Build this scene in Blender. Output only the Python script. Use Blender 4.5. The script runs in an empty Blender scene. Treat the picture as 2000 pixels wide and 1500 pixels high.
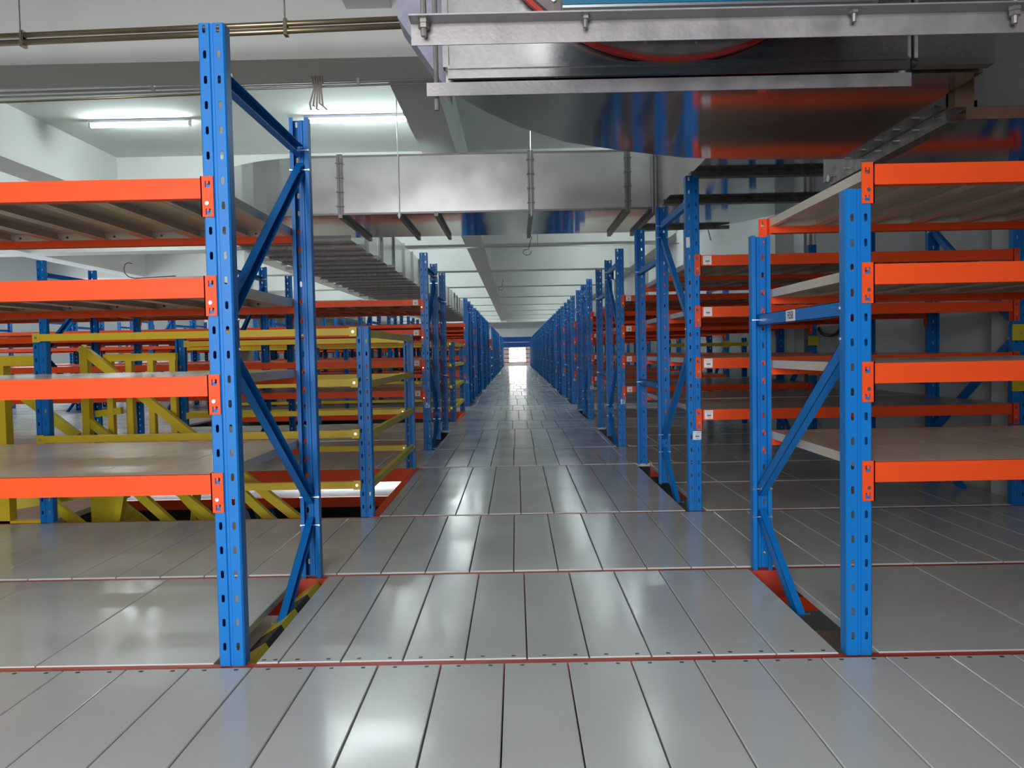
import bpy, bmesh, math, random
from mathutils import Matrix, Vector
random.seed(7)
SC = bpy.context.scene
COL = SC.collection

# ---------------------------------------------------------------- camera
cam_d = bpy.data.cameras.new('camera')
cam_d.sensor_width = 36.0
cam_d.lens = 1552 / 2000 * 36
cam_d.clip_start = 0.05
cam_d.clip_end = 200
cam = bpy.data.objects.new('camera', cam_d)
COL.objects.link(cam)
_rows = [(0.99979803, 0.01928603, 0.00565308), (0.00489058, 0.03935684, -0.99921325), (-0.01949335, 0.99903908, 0.03925457)]
cam.matrix_world = Matrix.Translation((0, 0, 0.965)) @ Matrix(_rows).to_4x4()
SC.camera = cam

# ---------------------------------------------------------------- exposure, world, daylight
SC.view_settings.view_transform = 'Standard'
SC.view_settings.look = 'None'
SC.view_settings.gamma = 1.0
SC.view_settings.use_curve_mapping = False
SC.view_settings.exposure = 0.3
W = bpy.data.worlds.new('world')
SC.world = W
W.use_nodes = True
W.node_tree.nodes['Background'].inputs[0].default_value = (0.75, 0.85, 1.0, 1)
W.node_tree.nodes['Background'].inputs[1].default_value = 0.6


def area(name, loc, target, sx, sy, power, color):
    d = bpy.data.lights.new(name, 'AREA')
    d.shape = 'RECTANGLE'
    d.size, d.size_y, d.energy, d.color = sx, sy, power, color
    o = bpy.data.objects.new(name, d)
    COL.objects.link(o)
    o.location = loc
    o.rotation_euler = (Vector(target) - Vector(loc)).to_track_quat('-Z', 'Y').to_euler()
    return o


# unseen area lamps added for daylight from behind the camera and from the left
area('unseen_daylight', (-1.3, -4.7, 1.9), (-1.0, 4, 2.1), 3.2, 2.2, 400, (0.98, 0.98, 0.98))
area('unseen_daylight', (-12.3, 20, 1.9), (-4, 20, 1.5), 24, 1.6, 300, (0.88, 0.96, 1.0))
TUBE_POWER = 85.0


# ---------------------------------------------------------------- materials
def mat(name, color, rough=0.5, metal=0.0, var=0.0, scale=6.0, bump=0.0, bscale=60.0, rvar=0.0,
        emit=0.0, coat=0.0, obj_random=0.0, stretch=None, spec=0.5):
    m = bpy.data.materials.new(name)
    m.use_nodes = True
    nt = m.node_tree
    b = nt.nodes['Principled BSDF']
    b.inputs['Base Color'].default_value = (*color, 1)
    b.inputs['Roughness'].default_value = rough
    b.inputs['Metallic'].default_value = metal
    b.inputs['Specular IOR Level'].default_value = spec
    if coat:
        b.inputs['Coat Weight'].default_value = coat
        b.inputs['Coat Roughness'].default_value = 0.08
    if emit:
        b.inputs['Emission Color'].default_value = (*color, 1)
        b.inputs['Emission Strength'].default_value = emit
    tc = nt.nodes.new('ShaderNodeTexCoord')
    geo = nt.nodes.new('ShaderNodeNewGeometry')
    src = geo.outputs['Position']
    if stretch:
        mp = nt.nodes.new('ShaderNodeMapping')
        mp.inputs['Scale'].default_value = stretch
        nt.links.new(src, mp.inputs['Vector'])
        src = mp.outputs['Vector']
    if var or rvar:
        n = nt.nodes.new('ShaderNodeTexNoise')
        n.inputs['Scale'].default_value = scale
        n.inputs['Detail'].default_value = 5
        nt.links.new(src, n.inputs['Vector'])
    if var or obj_random:
        hsv = nt.nodes.new('ShaderNodeHueSaturation')
        hsv.inputs['Color'].default_value = (*color, 1)
        last = None
        if var:
            mr = nt.nodes.new('ShaderNodeMapRange')
            mr.inputs['From Min'].default_value = 0.3
            mr.inputs['From Max'].default_value = 0.7
            mr.inputs['To Min'].default_value = 1 - var
            mr.inputs['To Max'].default_value = 1 + var
            nt.links.new(n.outputs['Fac'], mr.inputs['Value'])
            last = mr.outputs['Result']
        if obj_random:
            oi = nt.nodes.new('ShaderNodeObjectInfo')
            m2 = nt.nodes.new('ShaderNodeMapRange')
            m2.inputs['To Min'].default_value = 1 - obj_random
            m2.inputs['To Max'].default_value = 1 + obj_random
            nt.links.new(oi.outputs['Random'], m2.inputs['Value'])
            if last:
                mu = nt.nodes.new('ShaderNodeMath')
                mu.operation = 'MULTIPLY'
                nt.links.new(last, mu.inputs[0])
                nt.links.new(m2.outputs['Result'], mu.inputs[1])
                last = mu.outputs[0]
            else:
                last = m2.outputs['Result']
        nt.links.new(last, hsv.inputs['Value'])
        nt.links.new(hsv.outputs['Color'], b.inputs['Base Color'])
    if rvar:
        mr = nt.nodes.new('ShaderNodeMapRange')
        mr.inputs['From Min'].default_value = 0.3
        mr.inputs['From Max'].default_value = 0.7
        mr.inputs['To Min'].default_value = max(0.02, rough - rvar)
        mr.inputs['To Max'].default_value = rough + rvar
        nt.links.new(n.outputs['Fac'], mr.inputs['Value'])
        nt.links.new(mr.outputs['Result'], b.inputs['Roughness'])
    if bump:
        nb = nt.nodes.new('ShaderNodeTexNoise')
        nb.inputs['Scale'].default_value = bscale
        nb.inputs['Detail'].default_value = 3
        nt.links.new(src, nb.inputs['Vector'])
        bp = nt.nodes.new('ShaderNodeBump')
        bp.inputs['Strength'].default_value = bump
        bp.inputs['Distance'].default_value = 0.01
        nt.links.new(nb.outputs['Fac'], bp.inputs['Height'])
        nt.links.new(bp.outputs['Normal'], b.inputs['Normal'])
    return m


def galvanised(name, base, rough, wave, spangle):
    m = bpy.data.materials.new(name)
    m.use_nodes = True
    nt = m.node_tree
    b = nt.nodes['Principled BSDF']
    b.inputs['Metallic'].default_value = 0.92
    geo = nt.nodes.new('ShaderNodeNewGeometry')
    vo = nt.nodes.new('ShaderNodeTexVoronoi')
    vo.inputs['Scale'].default_value = 120
    nt.links.new(geo.outputs['Position'], vo.inputs['Vector'])
    no = nt.nodes.new('ShaderNodeTexNoise')
    no.inputs['Scale'].default_value = 3.5
    no.inputs['Detail'].default_value = 6
    nt.links.new(geo.outputs['Position'], no.inputs['Vector'])
    add = nt.nodes.new('ShaderNodeMath')
    add.operation = 'ADD'
    sep = nt.nodes.new('ShaderNodeSeparateColor')
    nt.links.new(vo.outputs['Color'], sep.inputs[0])
    sca = nt.nodes.new('ShaderNodeMath')
    sca.operation = 'MULTIPLY'
    sca.inputs[1].default_value = spangle
    nt.links.new(sep.outputs[0], sca.inputs[0])
    nt.links.new(sca.outputs[0], add.inputs[0])
    nt.links.new(no.outputs['Fac'], add.inputs[1])
    ra = nt.nodes.new('ShaderNodeMapRange')
    ra.inputs['From Min'].default_value = 0.2
    ra.inputs['From Max'].default_value = 1.05
    ra.inputs['To Min'].default_value = base * 0.88
    ra.inputs['To Max'].default_value = base * 1.10
    nt.links.new(add.outputs[0], ra.inputs['Value'])
    cmb = nt.nodes.new('ShaderNodeCombineColor')
    for i in range(3):
        nt.links.new(ra.outputs['Result'], cmb.inputs[i])
    nt.links.new(cmb.outputs[0], b.inputs['Base Color'])
    rr = nt.nodes.new('ShaderNodeMapRange')
    rr.inputs['From Min'].default_value = 0.2
    rr.inputs['From Max'].default_value = 1.05
    rr.inputs['To Min'].default_value = rough * 0.88
    rr.inputs['To Max'].default_value = rough * 1.12
    nt.links.new(add.outputs[0], rr.inputs['Value'])
    nt.links.new(rr.outputs['Result'], b.inputs['Roughness'])
    nb = nt.nodes.new('ShaderNodeTexNoise')
    nb.inputs['Scale'].default_value = 1.6
    nb.inputs['Detail'].default_value = 1
    nt.links.new(geo.outputs['Position'], nb.inputs['Vector'])
    bp = nt.nodes.new('ShaderNodeBump')
    bp.inputs['Strength'].default_value = wave
    bp.inputs['Distance'].default_value = 0.05
    nt.links.new(nb.outputs['Fac'], bp.inputs['Height'])
    nt.links.new(bp.outputs['Normal'], b.inputs['Normal'])
    return m


BLUE = mat('blue_powder_coat', (0.004, 0.175, 0.56), 0.40, spec=0.32, var=0.05, scale=2, bump=0.02, bscale=200)
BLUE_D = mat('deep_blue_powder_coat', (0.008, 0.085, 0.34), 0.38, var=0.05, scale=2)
ORANGE = mat('orange_powder_coat', (0.86, 0.082, 0.014), 0.45, spec=0.25, var=0.04, scale=3, bump=0.02, bscale=200)
RED = mat('red_painted_beam', (0.50, 0.050, 0.022), 0.45, var=0.10, scale=8)
YELLOW = mat('yellow_paint', (0.80, 0.57, 0.02), 0.42, var=0.06, scale=4)
YELLOW2 = mat('dull_yellow_paint', (0.66, 0.55, 0.02), 0.42, var=0.06, scale=4)
BLACK = mat('black_rubber', (0.012, 0.012, 0.015), 0.5, var=0.1)
DECK = mat('cream_grey_deck_paint', (0.605, 0.635, 0.625), 0.19, var=0.035, scale=2.2, rvar=0.07, obj_random=0.045, bump=0.018, bscale=5)
SHELF = mat('cream_shelf_paint', (0.66, 0.60, 0.51), 0.20, var=0.03, scale=3, rvar=0.05, bump=0.012, bscale=5)
SCREW = mat('screw_slot', (0.10, 0.09, 0.09), 0.5, metal=0.5)
STEEL = mat('bright_zinc', (0.75, 0.75, 0.77), 0.28, metal=1.0)
GALV = galvanised('galvanised_sheet', 0.72, 0.26, 0.07, 0.08)
GALV_N = galvanised('shaded_spangled_galvanised', 0.34, 0.22, 0.05, 0.4)  # darker base than GALV: shade of the dim room painted into the sheet
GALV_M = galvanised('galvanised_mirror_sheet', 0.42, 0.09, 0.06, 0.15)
ANGLE = mat('aluminium_painted_angle', (0.29, 0.275, 0.29), 0.42, metal=0.35, var=0.12, scale=14, rvar=0.1, bump=0.05, bscale=90)
ANGLE_D = mat('weathered_steel_angle', (0.27, 0.26, 0.25), 0.5, metal=0.6, var=0.25, scale=20)
BROWN = mat('rust_primer_brown', (0.085, 0.045, 0.030), 0.6, var=0.2, scale=18)
FLANGE = mat('dusty_fan_flange', (0.17, 0.145, 0.14), 0.6, var=0.25, scale=14)
GASKET = mat('red_gasket', (0.36, 0.018, 0.015), 0.6, var=0.1)
TEAL = mat('teal_blue_enamel', (0.012, 0.13, 0.23), 0.25, var=0.1, scale=5)
CANVAS = mat('blue_grey_canvas_collar', (0.26, 0.26, 0.33), 0.8, var=0.12, scale=25)
CEIL = mat('white_ceiling_paint', (0.70, 0.715, 0.70), 0.85, var=0.02, scale=1.2)
WALL = mat('white_wall_paint', (0.66, 0.68, 0.69), 0.8, var=0.025, scale=1.5)
CONC = mat('grey_screed', (0.17, 0.16, 0.155), 0.5, var=0.12, scale=2)
BRASS = mat('tarnished_galvanised_conduit', (0.42, 0.34, 0.22), 0.32, metal=0.9, var=0.1, scale=6)
PIPE = mat('grey_conduit', (0.45, 0.45, 0.43), 0.4, metal=0.7, var=0.08, scale=6)
WIRE = mat('beige_cable', (0.45, 0.40, 0.34), 0.6)
WIRE_D = mat('dark_cable', (0.05, 0.05, 0.05), 0.5)
PAPER = mat('white_paper', (0.80, 0.80, 0.84), 0.6)
INK = mat('black_ink', (0.03, 0.03, 0.04), 0.6)
LAMP = mat('fluorescent_tube_glass', (0.86, 1.0, 0.98), 0.4, emit=TUBE_POWER)
FIXT = mat('lamp_fixture_enamel', (0.62, 0.62, 0.72), 0.4)
SKYPANE = mat('overexposed_window_pane', (1.0, 0.985, 0.97), 0.3, emit=13.0)
LOWSHELF = mat('glossy_pale_lower_shelf', (0.62, 0.64, 0.66), 0.12, var=0.03)


# ---------------------------------------------------------------- mesh builder
class MB:
    def __init__(s):
        s.v, s.f, s.m = [], [], []

    def quad(s, pts, mi=0):
        i = len(s.v)
        s.v += [tuple(p) for p in pts]
        s.f.append(tuple(range(i, i + len(pts))))
        s.m.append(mi)

    def box(s, x0, x1, y0, y1, z0, z1, mi=0, M=None):
        i = len(s.v)
        P = [(x0, y0, z0), (x1, y0, z0), (x1, y1, z0), (x0, y1, z0), (x0, y0, z1), (x1, y0, z1), (x1, y1, z1), (x0, y1, z1)]
        if M:
            P = [tuple(M @ Vector(p)) for p in P]
        s.v += P
        for q in ((3, 2, 1, 0), (4, 5, 6, 7), (0, 1, 5, 4), (1, 2, 6, 5), (2, 3, 7, 6), (3, 0, 4, 7)):
            s.f.append(tuple(i + k for k in q))
            s.m.append(mi)
        return s

    def cbox(s, x0, x1, y0, y1, z0, z1, c, mi=0):
        """box whose top edges are chamfered"""
        i = len(s.v)
        s.v += [(x0, y0, z0), (x1, y0, z0), (x1, y1, z0), (x0, y1, z0),
                (x0, y0, z1 - c), (x1, y0, z1 - c), (x1, y1, z1 - c), (x0, y1, z1 - c),
                (x0 + c, y0 + c, z1), (x1 - c, y0 + c, z1), (x1 - c, y1 - c, z1), (x0 + c, y1 - c, z1)]
        for q in ((3, 2, 1, 0), (0, 1, 5, 4), (1, 2, 6, 5), (2, 3, 7, 6), (3, 0, 4, 7),
                  (4, 5, 9, 8), (5, 6, 10, 9), (6, 7, 11, 10), (7, 4, 8, 11), (8, 9, 10, 11)):
            s.f.append(tuple(i + k for k in q))
            s.m.append(mi)
        return s

    def bar(s, p, q, w, h, up=(0, 0, 1), mi=0):
        """rectangular bar from p to q; w across, h along up"""
        p, q = Vector(p), Vector(q)
        d = (q - p)
        L = d.length
        d.normalize()
        u = Vector(up) if abs(d.dot(Vector(up))) < 0.98 else Vector((0, 1, 0))
        u = (u - d * u.dot(d)).normalized()
        a = d.cross(u)
        M = Matrix((a, d, u)).transposed().to_4x4()
        M.translation = p
        return s.box(-w / 2, w / 2, 0, L, -h / 2, h / 2, mi, M)

    def tube(s, pts, r, n=8, mi=0, cap=True):
        pts = [Vector(p) for p in pts]
        rings = []
        ref = None
        for k, p in enumerate(pts):
            d = (pts[min(k + 1, len(pts) - 1)] - pts[max(k - 1, 0)]).normalized()
            if ref is None:
                ref = Vector((0, 0, 1)) if abs(d.z) < 0.9 else Vector((1, 0, 0))
            u = (ref - d * ref.dot(d)).normalized()
            ref = u
            a = d.cross(u)
            i = len(s.v)
            for j in range(n):
                t = 2 * math.pi * j / n
                s.v.append(tuple(p + (u * math.cos(t) + a * math.sin(t)) * r))
            rings.append(i)
        for a_, b_ in zip(rings, rings[1:]):
            for j in range(n):
                s.f.append((a_ + j, a_ + (j + 1) % n, b_ + (j + 1) % n, b_ + j))
                s.m.append(mi)
        if cap:
            s.f.append(tuple(rings[0] + j for j in reversed(range(n))))
            s.f.append(tuple(rings[-1] + j for j in range(n)))
            s.m += [mi, mi]
        return s

    def prism(s, outline, z0, z1, mi=0, mi_bottom=None):
        """vertical prism over a counter-clockwise (x, y) outline"""
        i, n = len(s.v), len(outline)
        s.v += [(x, y, z0) for x, y in outline] + [(x, y, z1) for x, y in outline]
        s.f.append(tuple(i + k for k in reversed(range(n))))
        s.m.append(mi if mi_bottom is None else mi_bottom)
        s.f.append(tuple(i + n + k for k in range(n)))
        s.m.append(mi)
        for k in range(n):
            l = (k + 1) % n
            s.f.append((i + k, i + l, i + n + l, i + n + k))
            s.m.append(mi)
        return s

    def mesh(s, name, mats, smooth=False):
        me = bpy.data.meshes.new(name)
        me.from_pydata(s.v, [], s.f)
        for m in (mats if isinstance(mats, (list, tuple)) else [mats]):
            me.materials.append(m)
        me.polygons.foreach_set('material_index', s.m)
        if smooth:
            me.polygons.foreach_set('use_smooth', [True] * len(s.f))
        me.update()
        return me


def put(name, me, parent=None, loc=(0, 0, 0), rz=0.0, **props):
    o = bpy.data.objects.new(name, me)
    COL.objects.link(o)
    o.location = loc
    if rz:
        o.rotation_euler = (0, 0, rz)
    if parent is not None:
        o.parent = parent
    for k, v in props.items():
        o[k] = v
    return o


def thing(name, label, cat, loc=(0, 0, 0), group=None):
    o = put(name, None, None, loc)
    o.empty_display_size = 0.1
    o['label'] = label
    o['category'] = cat
    if group:
        o['group'] = group
    return o


def root(name, kind='structure', loc=(0, 0, 0)):
    o = put(name, None, None, loc)
    o['kind'] = kind
    return o


_cache = {}


def cached(key, fn):
    if key not in _cache:
        _cache[key] = fn()
    return _cache[key]


# ---------------------------------------------------------------- grid of the place (metres)
L1, L2, L3 = 2.454, 3.471, 4.722
DEEP, AISLE = 2.027, 1.251
PER = DEEP + AISLE
XL, XR = -0.909, 1.056          # centres of the aisle-side posts
BAY = 1.927
PITCH = 0.0762
def LY(k): return L3 + PER * k
OPEN_LEFT = (0, 2, 7, 12)       # groups replaced by stair openings on the left
NK = 16
YEND = LY(NK - 1) + DEEP        # 55.9
ZB, ZS = 3.20, 3.80             # underside of ceiling beams, of slab
XWL, XWR = -12.6, 3.32
YB, YF = -5.0, 59.0
ZLOW = -2.6

# ---------------------------------------------------------------- room shell
m = MB()
m.box(XWL, XWR, YB, YF, ZS, ZS + 0.2)
ceiling = put('ceiling', m.mesh('ceiling', CEIL), kind='structure')
for n in range(-2, 11):
    y = 6.05 + 5.15 * n
    put('ceiling_beam', MB().box(XWL, XWR, y, y + 0.52, ZB, ZS).mesh('ceiling_beam', CEIL), ceiling)
for (x0, x1) in ((-10.4, -9.95), (-5.98, -5.53), (-1.0, -0.62), (3.1, 3.32)):
    for n in range(-1, 11):
        y = 6.05 + 5.15 * n
        b0 = ZB
        if x0 == -1.0 and n < 1:
            y0, y1, b0, a0, a1 = y - 4.63, y, 3.56, -1.22, -0.88
            if n == 0:
                put('ceiling_beam', MB().box(a0, a1, y0, y1, b0, ZS).mesh('ceiling_beam', CEIL), ceiling)
            continue
        put('ceiling_beam', MB().box(x0, x1, y - 4.63, y, ZB, ZS).mesh('ceiling_beam', CEIL), ceiling)

put('wall_right', MB().box(XWR, XWR + 0.2, YB, YF, ZLOW, ZS).mesh('wall_right', WALL), kind='structure')
put('wall_left', MB().box(XWL - 0.2, XWL, YB, YF, ZLOW, ZS).mesh('wall_left', WALL), kind='structure')
m = MB()
m.box(XWL, -0.56, YF, YF + 0.2, ZLOW, ZS)
m.box(0.78, XWR, YF, YF + 0.2, ZLOW, ZS)
m.box(-0.56, 0.78, YF, YF + 0.2, 1.34, ZS)
m.box(-0.56, 0.78, YF, YF + 0.2, ZLOW, 0.22)
put('wall_back', m.mesh('wall_back', WALL), kind='structure')
m = MB().box(XWL, XWR, YB - 0.2, YB, ZLOW, ZS)
put('wall_front', m.mesh('wall_front', WALL), kind='structure')
# unseen dark partition, no real wall, added behind the camera to shade the right
put('wall_front', MB().box(0.55, XWR, -0.9, -0.8, ZLOW, ZS).mesh('wall_front', BROWN), kind='structure')
put('floor.001', MB().box(XWL, XWR, YB, YF, ZLOW - 0.1, ZLOW).mesh('lower_floor', CONC), kind='structure')
# far window over the aisle
w1 = root('window_1')
m = MB()
for a in ((-0.56, -0.50, 0.22, 1.34), (0.72, 0.78, 0.22, 1.34), (-0.56, 0.78, 0.22, 0.28), (-0.56, 0.78, 1.28, 1.34), (0.09, 0.13, 0.28, 1.28)):
    m.box(a[0], a[1], YF - 0.03, YF + 0.12, a[2], a[3])
put('window_frame', m.mesh('window_frame', WALL), w1)
put('pane', MB().box(-0.50, 0.72, YF + 0.05, YF + 0.06, 0.28, 1.28).mesh('pane', SKYPANE), w1)
# piers of the right wall and free columns
for i, y in enumerate((4.25, 9.5, 14.65, 19.8, 24.95)):
    put('wall_pier' if i else 'wall_pier', MB().box(3.10, XWR, y, y + (0.95 if i == 0 else 0.6), ZLOW, ZS).mesh('wall_pier', WALL), kind='structure')
for (x, y) in ((-10.4, 26.6), (-5.98, 16.35), (-5.98, 31.8)):
    put('column', MB().box(x, x + 0.45, y, y + 0.5, ZLOW, ZB).mesh('column', WALL), kind='structure')

# ---------------------------------------------------------------- mezzanine floor
floor = root('floor')
PW = 0.197
npan = 0


def panel_mesh(w, d, screws):
    g = 0.0022
    m = MB().cbox(g, w - g, 0.002, d - 0.002, -0.028, 0, 0.0022)
    for (x, y) in screws:
        m.box(x - 0.006, x + 0.006, y - 0.004, y + 0.004, 0.0002, 0.0014, 1)
    return m.mesh('floor_panel', [DECK, SCREW])


def deck_row(x0, x1, y0, y1, seam, w=PW, screws=None):
    """lay panels between x0 and x1; `seam` is the x of one joint"""
    global npan
    y0 += 0.022
    y1 -= 0.022
    k = math.ceil((x0 - seam) / w + 1e-6)
    xs = [x0] + [seam + w * i for i in range(k, k + 400) if seam + w * i < x1 - 0.01] + [x1]
    if xs[1] - xs[0] < 0.01:
        xs.pop(1)
    rest = MB()
    for a, b in zip(xs, xs[1:]):
        ww, dd = round(b - a, 4), round(y1 - y0, 4)
        if y0 < 26 and npan < 285 and a > -3.6 - 0 * y0:
            me = cached(('pan', ww, dd, screws), lambda: panel_mesh(ww, dd,
                        [] if not screws else [(ww * .28, dd - .02 if screws == 'far' else .02), (ww * .78, dd - .02 if screws == 'far' else .02)]))
            put('floor_panel', me, floor, (a, y0, 0))
            npan += 1
        else:
            rest.cbox(a + .002, b - .002, y0 + .002, y1 - .002, -0.028, 0, 0.002)
    if rest.f:
        put('floor_panel', rest.mesh('floor_panel', DECK), floor, kind='stuff')


WL, WR = -0.843, 1.002          # edges of the walkway between the rack ends
SL, SR = -0.975, 1.125          # outer edges of the post slots
deck_row(-3.2, 3.0, 0.35, L1 - 0.022 + 0.03, -0.054, screws='far')
deck_row(-3.2, 3.0, -1.8, 0.35, 0.05)
deck_row(WL, WR, L1, L2, 0.017, screws='near')
deck_row(-2.83 - 0.5, SL, L1, L2, -1.545, 0.585)
deck_row(SR, 3.05, L1, L2, 1.72, 0.60)
deck_row(-5.6, 3.05, L2, L3, -0.028)
for k in range(NK):
    y = LY(k)
    deck_row(WL, WR, y, y + DEEP, 0.013 if k == 0 else random.uniform(-.09, .09))
    deck_row(SR, 3.05, y, y + DEEP / 2, 1.45, 0.60)
    deck_row(SR, 3.05, y + DEEP / 2, y + DEEP, 1.45, 0.60)
    xl = max(XWL, -4.5 - 0.75 * y)
    if k not in OPEN_LEFT:
        deck_row(xl, SL, y, y + DEEP / 2, -1.545, 0.585)
        deck_row(xl, SL, y + DEEP / 2, y + DEEP, -1.545, 0.585)
    elif k == 0:
        deck_row(-7.5, -4.85, y, y + DEEP, -5.6, 0.585)
    else:
        deck_row(xl, -4.85, y, y + DEEP, -5.6, 0.585)
    if k < NK - 1:
        deck_row(xl, 3.05, y + DEEP, y + PER, -0.038 if k == 0 else random.uniform(-.09, .09))
deck_row(-3, 3.05, YEND, YF, 0.02)

# red beams of the floor: the strips that show between the rows of panels
def floor_beam(x0, x1, y, w=0.044, h=0.11, top=-0.004):
    put('floor_beam', MB().box(x0, x1, y - w / 2, y + w / 2, top - h, top).mesh('floor_beam', RED), floor)


floor_beam(-5.0, 3.1, L1 + 0.001, 0.05)
floor_beam(-6.0, 3.1, L2 - 0.012, 0.05)
floor_beam(-8.0, 3.1, L3, 0.03)
for k in range(NK):
    y = LY(k)
    xl = max(XWL + .05, -6 - 0.75 * y)
    for yy in ([y] if k else []) + [y + DEEP]:
        floor_beam(xl, SL, yy, 0.02)
        floor_beam(WL, WR, yy, 0.02)
        floor_beam(SR, 3.1, yy, 0.02)
    floor_beam(SR, 3.1, y + DEEP / 2, 0.02)
# edge beams of the near stair opening
m = MB()
m.bar((-0.868, L3, -0.05), (-0.868, LY(0) + DEEP, -0.05), 0.05, 0.10)
put('floor_beam', m.mesh('floor_beam', ORANGE), floor)
put('floor_beam', MB().box(-4.83, -0.87, LY(0) + DEEP - 0.012, LY(0) + DEEP + 0.002, -0.11, -0.006).mesh('floor_beam', ORANGE), floor)
put('floor_beam', MB().box(-4.83, -0.87, LY(2) + DEEP - 0.012, LY(2) + DEEP + 0.002, -0.11, -0.006).mesh('floor_beam', ORANGE), floor)
put('floor_beam', MB().box(-0.89, -0.84, LY(2), LY(2) + DEEP, -0.11, -0.006).mesh('floor_beam', ORANGE), floor)
# short orange beams seen down in the slots beside the near posts
for (x0, x1, y, z) in ((1.0, 1.35, 2.62, -0.13), (1.0, 1.35, 3.36, -0.10), (-1.3, -0.8, 3.36, -0.08)):
    put('floor_beam', MB().box(x0, x1, y, y + 0.045, z - 0.06, z).mesh('floor_beam', ORANGE), floor)
put('floor_beam', MB().box(1.0, 1.6, 2.75, 3.2, -0.22, -0.19).mesh('floor_beam', SHELF), floor)


# ---------------------------------------------------------------- rack pieces
def post_mesh(height):
    def make():
        nh = int((height - 0.062) / PITCH) + 1
        prof = [(-.024, .0455), (-.0385, .0455), (-.0385, .0045), (-.035, 0), (-.026, 0), (-.016, 0), (-.0075, 0), (-.0045, .0045),
                (.0045, .0045), (.0075, 0), (.016, 0), (.026, 0), (.035, 0), (.0385, .0045), (.0385, .0455), (.024, .0455)]
        holes_at = (4, 10)
        zs = [0.0]
        kind = []
        for i in range(nh):
            c = 0.062 + PITCH * i
            if c + .0125 > height:
                break
            zs += [c - .012, c - .008, c + .008, c + .012]
            kind += ['s', 'c', 'h', 'c']
        zs.append(height)
        kind.append('s')
        bm = bmesh.new()
        grid = [[bm.verts.new((x, y, z)) for (x, y) in prof] for z in zs]
        for r in range(len(zs) - 1):
            for c in range(len(prof) - 1):
                if c in holes_at and kind[r] == 'h':
                    continue
                q = [grid[r][c], grid[r][c + 1], grid[r + 1][c + 1], grid[r + 1][c]]
                if c in holes_at and kind[r] == 'c':
                    # narrow the hole at its ends: two corner slivers
                    lower = kind[r - 1] == 's'
                    mid = bm.verts.new(((prof[c][0] + prof[c + 1][0]) / 2 - .0028, 0, zs[r] if lower else zs[r + 1]))
                    mid2 = bm.verts.new(((prof[c][0] + prof[c + 1][0]) / 2 + .0028, 0, zs[r] if lower else zs[r + 1]))
                    if lower:
                        bm.faces.new((q[0], mid, q[3]))
                        bm.faces.new((mid2, q[1], q[2]))
                    else:
                        bm.faces.new((q[0], mid, q[3]))
                        bm.faces.new((mid2, q[1], q[2]))
                    continue
                bm.faces.new(q)
        bmesh.ops.recalc_face_normals(bm, faces=bm.faces)
        ext = bmesh.ops.solidify(bm, geom=list(bm.faces), thickness=-0.0018)
        me = bpy.data.meshes.new('upright_post')
        bm.to_mesh(me)
        bm.free()
        me.materials.append(BLUE)
        return me
    return cached(('post', height), make)


BH = 0.062


def beam_mesh(length, color=None):
    """step beam along +x from the origin, face at y=0, top at z=0"""
    def make():
        m = MB()
        m.box(0, length, 0, 0.020, -BH, 0)
        m.box(0, length, 0.020, 0.040, -BH, -0.033)
        return m.mesh('beam', ORANGE)
    return cached(('beam', round(length, 3)), make)


def connector_mesh(side):
    """end plate; side=+1: the beam leaves towards +x"""
    def make():
        m = MB()
        s = side
        x0, x1 = -0.039, 0.0
        def bx(a, b, y0, y1, z0, z1, mi=0):
            a, b = (a, b) if s > 0 else (-b, -a)
            m.box(a, b, y0, y1, z0, z1, mi)
        # plate with two square windows: strips
        t = 0.0035
        zt, zb = 0.005, -0.119
        w0, w1 = -0.030, -0.014
        bx(x0, w0, -t, 0, zb, zt)
        bx(w1, x1, -t, 0, zb, zt)
        bx(w0, w1, -t, 0, -0.010, zt)
        bx(w0, w1, -t, 0, -0.094, -0.029)
        bx(w0, w1, -t, 0, zb, -0.112)
        for z in (-0.010, -0.094):           # hooks reaching into the post
            bx(-0.025, -0.019, -t - .002, 0.012, z - 0.009, z + 0.004)
        bx(x1 - .004, x1, -t, 0.036, zb, zt)  # return leg
        # rivet head
        c = Vector(((x0 + x1) / 2 * s, 0, -0.078))
        m.tube([c + Vector((0, -t, 0)), c + Vector((0, -t - .004, 0))], 0.0062, 8, 1)
        return m.mesh('beam_connector', [ORANGE, STEEL])
    return cached(('conn', side), make)


def tray_mesh(w, d):
    def make():
        m = MB()
        t, h, g = 0.0025, 0.033, 0.001
        m.box(g, w - g, 0, d, -t, 0)
        m.box(g, g + t, 0, d, -h, -t)
        m.box(w - g - t, w - g, 0, d, -h, -t)
        m.box(g + t, w - g - t, 0, t, -h, -t)
        m.box(g + t, w - g - t, d - t, d, -h, -t)
        # folded lips of the long edges
        m.box(g + t, g + .022, t, d - t, -h, -h + t)
        m.box(w - g - .022, w - g - t, t, d - t, -h, -h + t)
        for x in (w * .22,):
            m.box(x - .004, x + .004, d - 2 * t - .001, d - t, -.022, -.014, 1)
        return m.mesh('shelf_panel', [SHELF, SCREW])
    return cached(('tray', round(w, 4), round(d, 4)), make)


def board_mesh(w, d):
    def make():
        m = MB()
        n = max(1, round(w / 0.197))
        q = w / n
        for i in range(n):
            a = q * i
            m.box(a + .001, a + q - .001, 0, d, -.0025, 0)
            m.box(a + .001, a + .004, 0, d, -.033, -.0025)
            m.box(a + q - .004, a + q - .001, 0, d, -.033, -.0025)
        return m.mesh('shelf_board', SHELF)
    return cached(('board', round(w, 4), round(d, 4)), make)


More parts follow.
